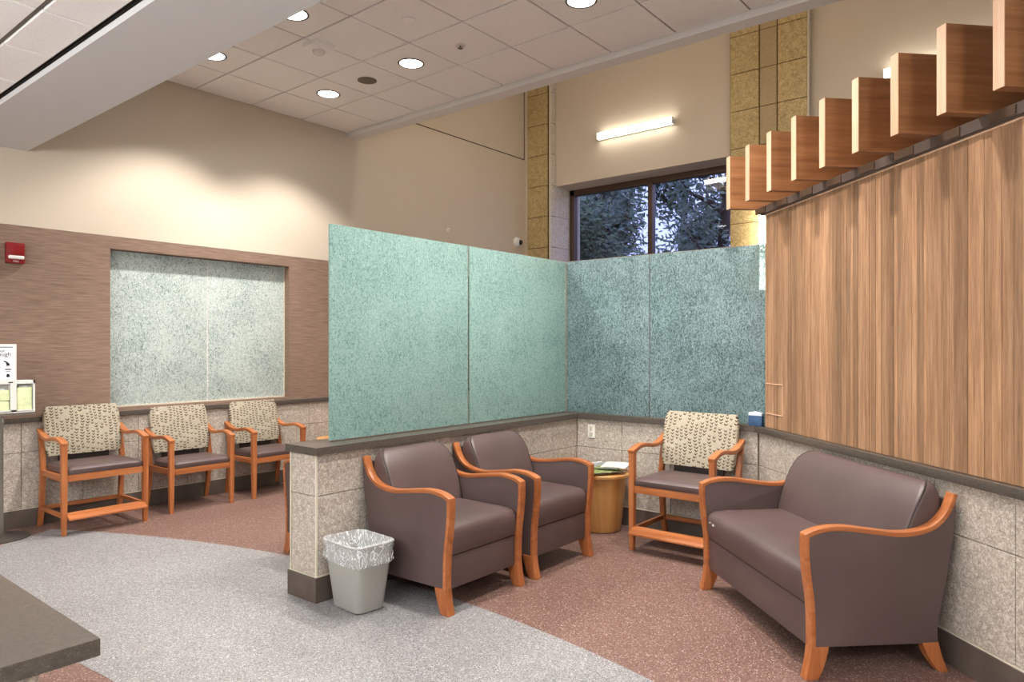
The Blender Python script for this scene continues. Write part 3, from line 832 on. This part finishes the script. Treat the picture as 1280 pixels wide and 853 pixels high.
bn = thing('waste_bin', 'grey plastic waste bin with clear liner at the partition end', 'bin', (2.595, 3.24, 0), R(-4))
bh = .385
def bring(z, i=0.0, bul=0):
    u = z / bh; hx = .098 + .040 * u - i; hy = .132 + .046 * u - i
    return rrect(-hx, hx, -hy, hy, .05 + .008 * u, z, 6)
rings = [bring(.002, .012), bring(.010, .0), bring(.09), bring(.19), bring(.28), bring(bh)]
inn = [bring(bh, .005), bring(.28, .005), bring(.02, .006)]
loft('body', rings + inn, 'plastic_grey', bn)
loft('rim', [bring(bh - .018, -.004), bring(bh + .002, -.007), bring(bh + .006, -.003), bring(bh + .004, .004)], 'plastic_grey', bn, False, False)
rl = random.Random(5)
def lring(z, off, amp):
    base = bring(min(z, bh) if z < bh else bh, 0); out = []
    n = len(base)
    for i, (px, py, pz) in enumerate(base):
        l = math.hypot(px, py); k = 1 + (off + amp * (math.sin(i * 1.7 + z * 60) * .5 + rl.uniform(-.5, .5))) / l
        out.append((px * k, py * k, z + amp * .5 * rl.uniform(-1, 1)))
    return out
def dense(ring, m=3):
    o = []
    for i in range(len(ring)):
        a = Vector(ring[i]); b = Vector(ring[(i + 1) % len(ring)])
        for q in range(m): o.append(tuple(a.lerp(b, q / m)))
    return o
lrs = [lring(bh - .115, .012, .005), lring(bh - .105, .020, .008), lring(bh - .085, .017, .010), lring(bh - .06, .012, .010), lring(bh - .03, .010, .006), lring(bh + .008, .008, .002), lring(bh + .010, -.004, .002), lring(bh - .03, -.012, .006), lring(bh - .09, -.022, .014), lring(bh - .17, -.030, .018)]
loft('liner', [dense(r) for r in lrs], 'bag_film', bn, False, False)

# ================================================================== SMALL THINGS ON WALLS AND CEILING
fa = thing('fire_alarm', 'red fire alarm strobe on the brown wallpaper', 'fire alarm', (1.917, YL - .006, 2.265))
box('body', -.064, .064, -.05, 0, -.085, .085, 'red_plastic', fa, .006)
box('cover', -.05, .05, -.054, -.048, -.015, .07, 'red_plastic', fa, .003)
box('strobe_lens', -.055, .055, -.072, -.048, -.052, -.022, 'lens_clear', fa, .01, 3)
text('lettering', 'FIRE', .022, 'plastic_white', fa, (0, -.0505, -.076), (R(90), 0, 0))
hs = thing('hygiene_station', 'steel pole stand with tissue tray and framed notice at the left edge', 'stand', (1.75, 6.56, 0))
lathe('base', [(.20, 0), (.20, .008), (.17, .016), (.03, .02)], 'base_iron', hs, 48)
box('pole', -.02, .02, -.02, .02, .018, .97, 'steel', hs, .004)
boxes('bracket', [(-.02, .225, -.06, .02, .955, .975), (.012, .022, -.03, -.02, .90, .955)], 'steel', hs)
trb = boxes('tray', [(-.22, .22, -.058, .03, .978, .99), (-.22, .22, .02, .03, .99, 1.232), (-.22, -.208, -.058, .02, .99, 1.232), (.208, .22, -.058, .02, .99, 1.232), (-.22, .22, -.058, .02, 1.205, 1.232), (.055, .095, -.058, .02, .99, 1.205), (-.10, -.06, -.058, .02, .99, 1.205), (-.21, .21, -.058, -.054, .985, 1.0)], 'plastic_white', hs)
boxes('tray_slot', [(.04, .07, -.0595, -.0575, 1.214, 1.222)], 'black_ink', trb)
sg = thing('notice_frame', 'framed white notice reading Cough standing on the tissue tray', 'sign', (1.735, 6.545, 1.233))
box('frame', -.122, .122, 0, .012, 0, .285, 'plastic_white', sg, .003)
box('sheet', -.108, .108, -.0015, .002, .012, .272, 'paper', sg)
box('header_bar', -.10, .098, -.0028, -.001, .258, .264, 'black_ink', sg)
text('lettering', 'Cover your', .034, 'black_ink', sg, (.045, -.002, .222), (R(90), 0, 0), 'RIGHT')
text('lettering', 'Cough', .046, 'black_ink', sg, (.085, -.002, .190), (R(90), 0, 0), 'RIGHT')
bm = bmesh.new()
arc = [(.035 + .03 * math.sin(a), .115 + .035 * math.cos(a)) for a in [i * .3 for i in range(6)]]
pth = [(a, -.0022, b) for a, b in arc]; bm_tube(bm, pth, [.003, .004, .005, .007, .010, .012], 6)
link('pictogram', from_bm('pictogram', bm), 'black_ink', sg, True)
boxes('pictogram', [(.045, .085, -.0026, -.001, .082, .090), (.05, .08, -.0026, -.001, .070, .074), (-.09, .02, -.0026, -.001, .066, .0675), (-.03, .02, -.0026, -.001, .10, .102), (-.03, .015, -.0026, -.001, .125, .127), (-.02, -.005, -.0026, -.001, .03, .045)], 'black_ink', sg)
prism_pts = [(.064 + .012 * math.cos(a) * (1 - .25 * math.sin(a)), .038 + .014 * math.sin(a)) for a in [i * math.pi / 6 for i in range(12)]]
bm = bmesh.new(); a_ = [bm.verts.new((p, -.0026, q)) for p, q in prism_pts]; b_ = [bm.verts.new((p, -.001, q)) for p, q in prism_pts]
bm.faces.new(a_); bm.faces.new(b_[::-1])
for i in range(12): bm.faces.new((a_[i], a_[(i + 1) % 12], b_[(i + 1) % 12], b_[i]))
link('pictogram', from_bm('pictogram', bm), 'black_ink', sg)
for (xa, xb, za, zb, lb) in ((.10, .203, .992, 1.175, 'upright pale green tissue pack in the right slot of the tray'), (-.056, .051, .992, 1.07, 'lower pale green tissue pack in the middle slot of the tray'), (-.056, .051, 1.074, 1.16, 'upper pale green tissue pack in the middle slot of the tray')):
    tp_ = thing('tissue_pack', lb, 'tissues', (1.75 + (xa + xb) / 2, 6.56 - .02, za), 0, 'tissue packs in the tray')
    ww, hh = (xb - xa) / 2, zb - za
    box('packet', -ww, ww, -.028, .03, 0, hh, 'tissue_green', tp_, .008, 3)
    prism('tissue_tuft', [(-.020, hh - .004), (.02, hh - .004), (.012, hh + .012), (-.008, hh + .006)], -ww * .6, ww * .5, 'paper', tp_)

dm = thing('security_camera', 'small dome security camera high on the wall beside the pilaster', 'camera', (8.553, YL - .002, 3.121))
def dome(name, r, depth, mat, parent, off=(0, 0, 0), n=20):
    rings = [[(off[0] + r * math.cos(a) * math.cos(2 * math.pi * i / n), off[1] - depth * math.sin(a), off[2] + r * math.cos(a) * math.sin(2 * math.pi * i / n)) for i in range(n)] for a in [R(q) for q in (0, 20, 40, 60, 78, 88)]]
    return loft(name, rings, mat, parent)
dome('housing', .082, .06, 'plastic_white', dm); dome('smoked_dome', .050, .085, 'plastic_black', dm, (.022, -.008, -.004))
sn = thing('wall_sensor', 'tiny round sensor on the beige wall above the glass', 'sensor', (7.024, YL - .002, 3.111))
dome('housing', .034, .02, 'plastic_white', sn); dome('button', .014, .026, 'plastic_grey', sn)
ol = thing('power_outlet', 'white twin power outlet on the tile beside the corner', 'outlet', (BX0 - .001, 3.315, .762), R(-90))
box('plate', -.036, .036, -.006, 0, -.058, .058, 'plastic_white', ol, .003)
for s in (-1, 1):
    so_ = box('socket', -.017, .017, -.009, -.004, s * .026 - .018, s * .026 + .018, 'edge_strip', ol, .005)
    boxes('slot', [(-.009, -.006, -.0096, -.008, s * .026 - .002, s * .026 + .010), (.006, .009, -.0096, -.008, s * .026 - .002, s * .026 + .010), (-.003, .003, -.0096, -.008, s * .026 - .012, s * .026 - .007)], 'black_ink', so_)
stb = thing('ceiling_strobe', 'domed square strobe on the ceiling between the cut lamps', 'strobe', (3.60, 5.02, ZH))
loft('base', [rrect(-.10, .10, -.10, .10, .03, 0), rrect(-.10, .10, -.10, .10, .03, -.03), rrect(-.085, .085, -.085, .085, .03, -.045), rrect(-.05, .05, -.05, .05, .03, -.05)], 'ceiling_tile', stb)
lathe('lens', [(.055, -.048), (.045, -.07), (.02, -.082), (.002, -.085)], 'lens_clear', stb, 24)
sp = thing('ceiling_speaker', 'round grey speaker grille in a ceiling tile', 'speaker', (4.368, 5.325, ZH))
lathe('grille', [(.085, .002), (.085, -.003), (.06, -.007), (.002, -.008)], 'speaker_grille', sp, 32)
lathe('rim', [(.092, .003), (.092, -.004), (.084, -.004)], 'grey_runner', sp, 32, False, False)
for i, (xx, yy, lb) in enumerate(((3.765, 4.087, 'concealed sprinkler disc in the tile nearest the top of the picture'), (4.361, 4.095, 'slotted sprinkler rose in the tile right of the middle lamp'))):
    t = thing('sprinkler', lb, 'sprinkler', (xx, yy, ZH), 0, 'ceiling sprinklers')
    lathe('plate', [(.055, 0), (.055, -.006), (.045, -.012), (.002, -.013)] if i == 0 else [(.045, 0), (.045, -.004), (.03, -.006), (.02, -.002)], 'ceiling_tile' if i == 0 else 'plastic_white', t, 24)
    if i: lathe('deflector', [(.006, -.002), (.006, -.02), (.022, -.022), (.022, -.025), (.002, -.025)], 'grey_runner', t, 16)
tb = thing('tissue_box', 'small blue box on the cap in the corner by the wood wall', 'box', (5.191, 1.876, CAP_T + .001), R(0))
box('carton', -.019, .019, -.05, .05, 0, .075, 'box_blue', tb, .003)
box('lid', -.019, .019, -.05, .05, .075, .098, 'box_pale', tb, .003)
prism('tuft', [(-.03, .098), (.03, .098), (.012, .106), (-.012, .104)], -.008, .008, 'paper', tb)

# reception counter in the lower left foreground
rc = thing('reception_counter', 'dark quartz counter corner in the lower left foreground', 'counter', (0, 0, 0))
box('countertop', -1.4, .582, 1.541, 4.2, .874, .91, 'cap_quartz', rc, .003)
box('counter_core', -1.3, .478, 1.585, 4.1, 0, .874, 'grout', rc)
for j, z0 in enumerate((.155, .622)):
    hh = .463 if j == 0 else .25
    for q in range(4): tile('tile', rc, .478 - .2275 - q * .46, 1.575, z0, .455, hh, rz=0)
    for q in range(5): tile('tile', rc, .488, 1.815 + q * .46, z0, .455, hh, rz=R(90))
box('baseboard', -1.3, .496, 1.565, 4.1, 0, .15, 'base_dark', rc)

# ================================================================== OUTSIDE
gr = st(box('ground', 9.7, 40, -20, 40, -.3, -.05, 'lawn'), 'dark lawn outside the window')
rt = random.Random(11)
def tree(label, x, y, h, spread, n, mat, leaf=1.0):
    t = thing('tree', label, 'tree', (x, y, -.05), 0, 'trees outside the window')
    bm = bmesh.new()
    trunk = [(0, 0, 0), (.1, .05, h * .2), (-.05, .15, h * .4), (.1, .1, h * .6), (.05, 0, h * .8)]
    bm_tube(bm, trunk, [.20, .17, .14, .10, .04], 8); tips = []
    for i in range(16):
        z = h * rt.uniform(.22, .75); a = rt.uniform(0, 2 * math.pi); L = spread * rt.uniform(.5, 1)
        p = [(0, .08, z), (math.cos(a) * L * .4, math.sin(a) * L * .4, z + L * .25), (math.cos(a + .3) * L * .75, math.sin(a + .3) * L * .75, z + L * .4), (math.cos(a + .1) * L, math.sin(a + .1) * L, z + L * .75)]
        bm_tube(bm, p, [.07, .05, .03, .012], 6); tips += p[1:]
    link('trunk', from_bm('trunk', bm), 'bark', t, True)
    bm = bmesh.new()
    for i in range(n):
        c = Vector(rt.choice(tips)) + Vector((rt.gauss(0, .27), rt.gauss(0, .27), rt.gauss(0, .30)))
        s = rt.uniform(.045, .10) * leaf; d1 = Vector((rt.gauss(0, 1), rt.gauss(0, 1), rt.gauss(0, 1))).normalized(); d2 = d1.orthogonal().normalized()
        bm.faces.new([bm.verts.new(c + d1 * s), bm.verts.new(c + d2 * s * .5), bm.verts.new(c - d1 * s), bm.verts.new(c - d2 * s * .5)])
    me = bpy.data.meshes.new('foliage'); bm.to_mesh(me); bm.free()
    f = link('foliage', me, mat, t); f['kind'] = 'stuff'
tree('dark leafy tree seen through the left window pane', 12.4, 8.4, 6.6, 1.2, 8000, 'foliage')
tree('bushy tree filling the right window pane', 12.4, 5.0, 6.2, 1.2, 3400, 'foliage_dark', .9)
tree('leafy tree with forked branches behind the window mullion', 16.2, 7.6, 7.4, 1.3, 8000, 'foliage', 1.2)
tree('slim tree farther off at the right edge of the window', 20.5, 7.0, 9.0, 1.6, 3600, 'foliage_dark', 1.3)
tree('taller tree farther off at the left of the window', 18.0, 11.1, 9.0, 1.5, 8000, 'foliage_dark', 1.4)
tree('distant tree filling the gap in the left window pane', 24.0, 14.0, 10.0, 1.7, 8000, 'foliage', 1.6)
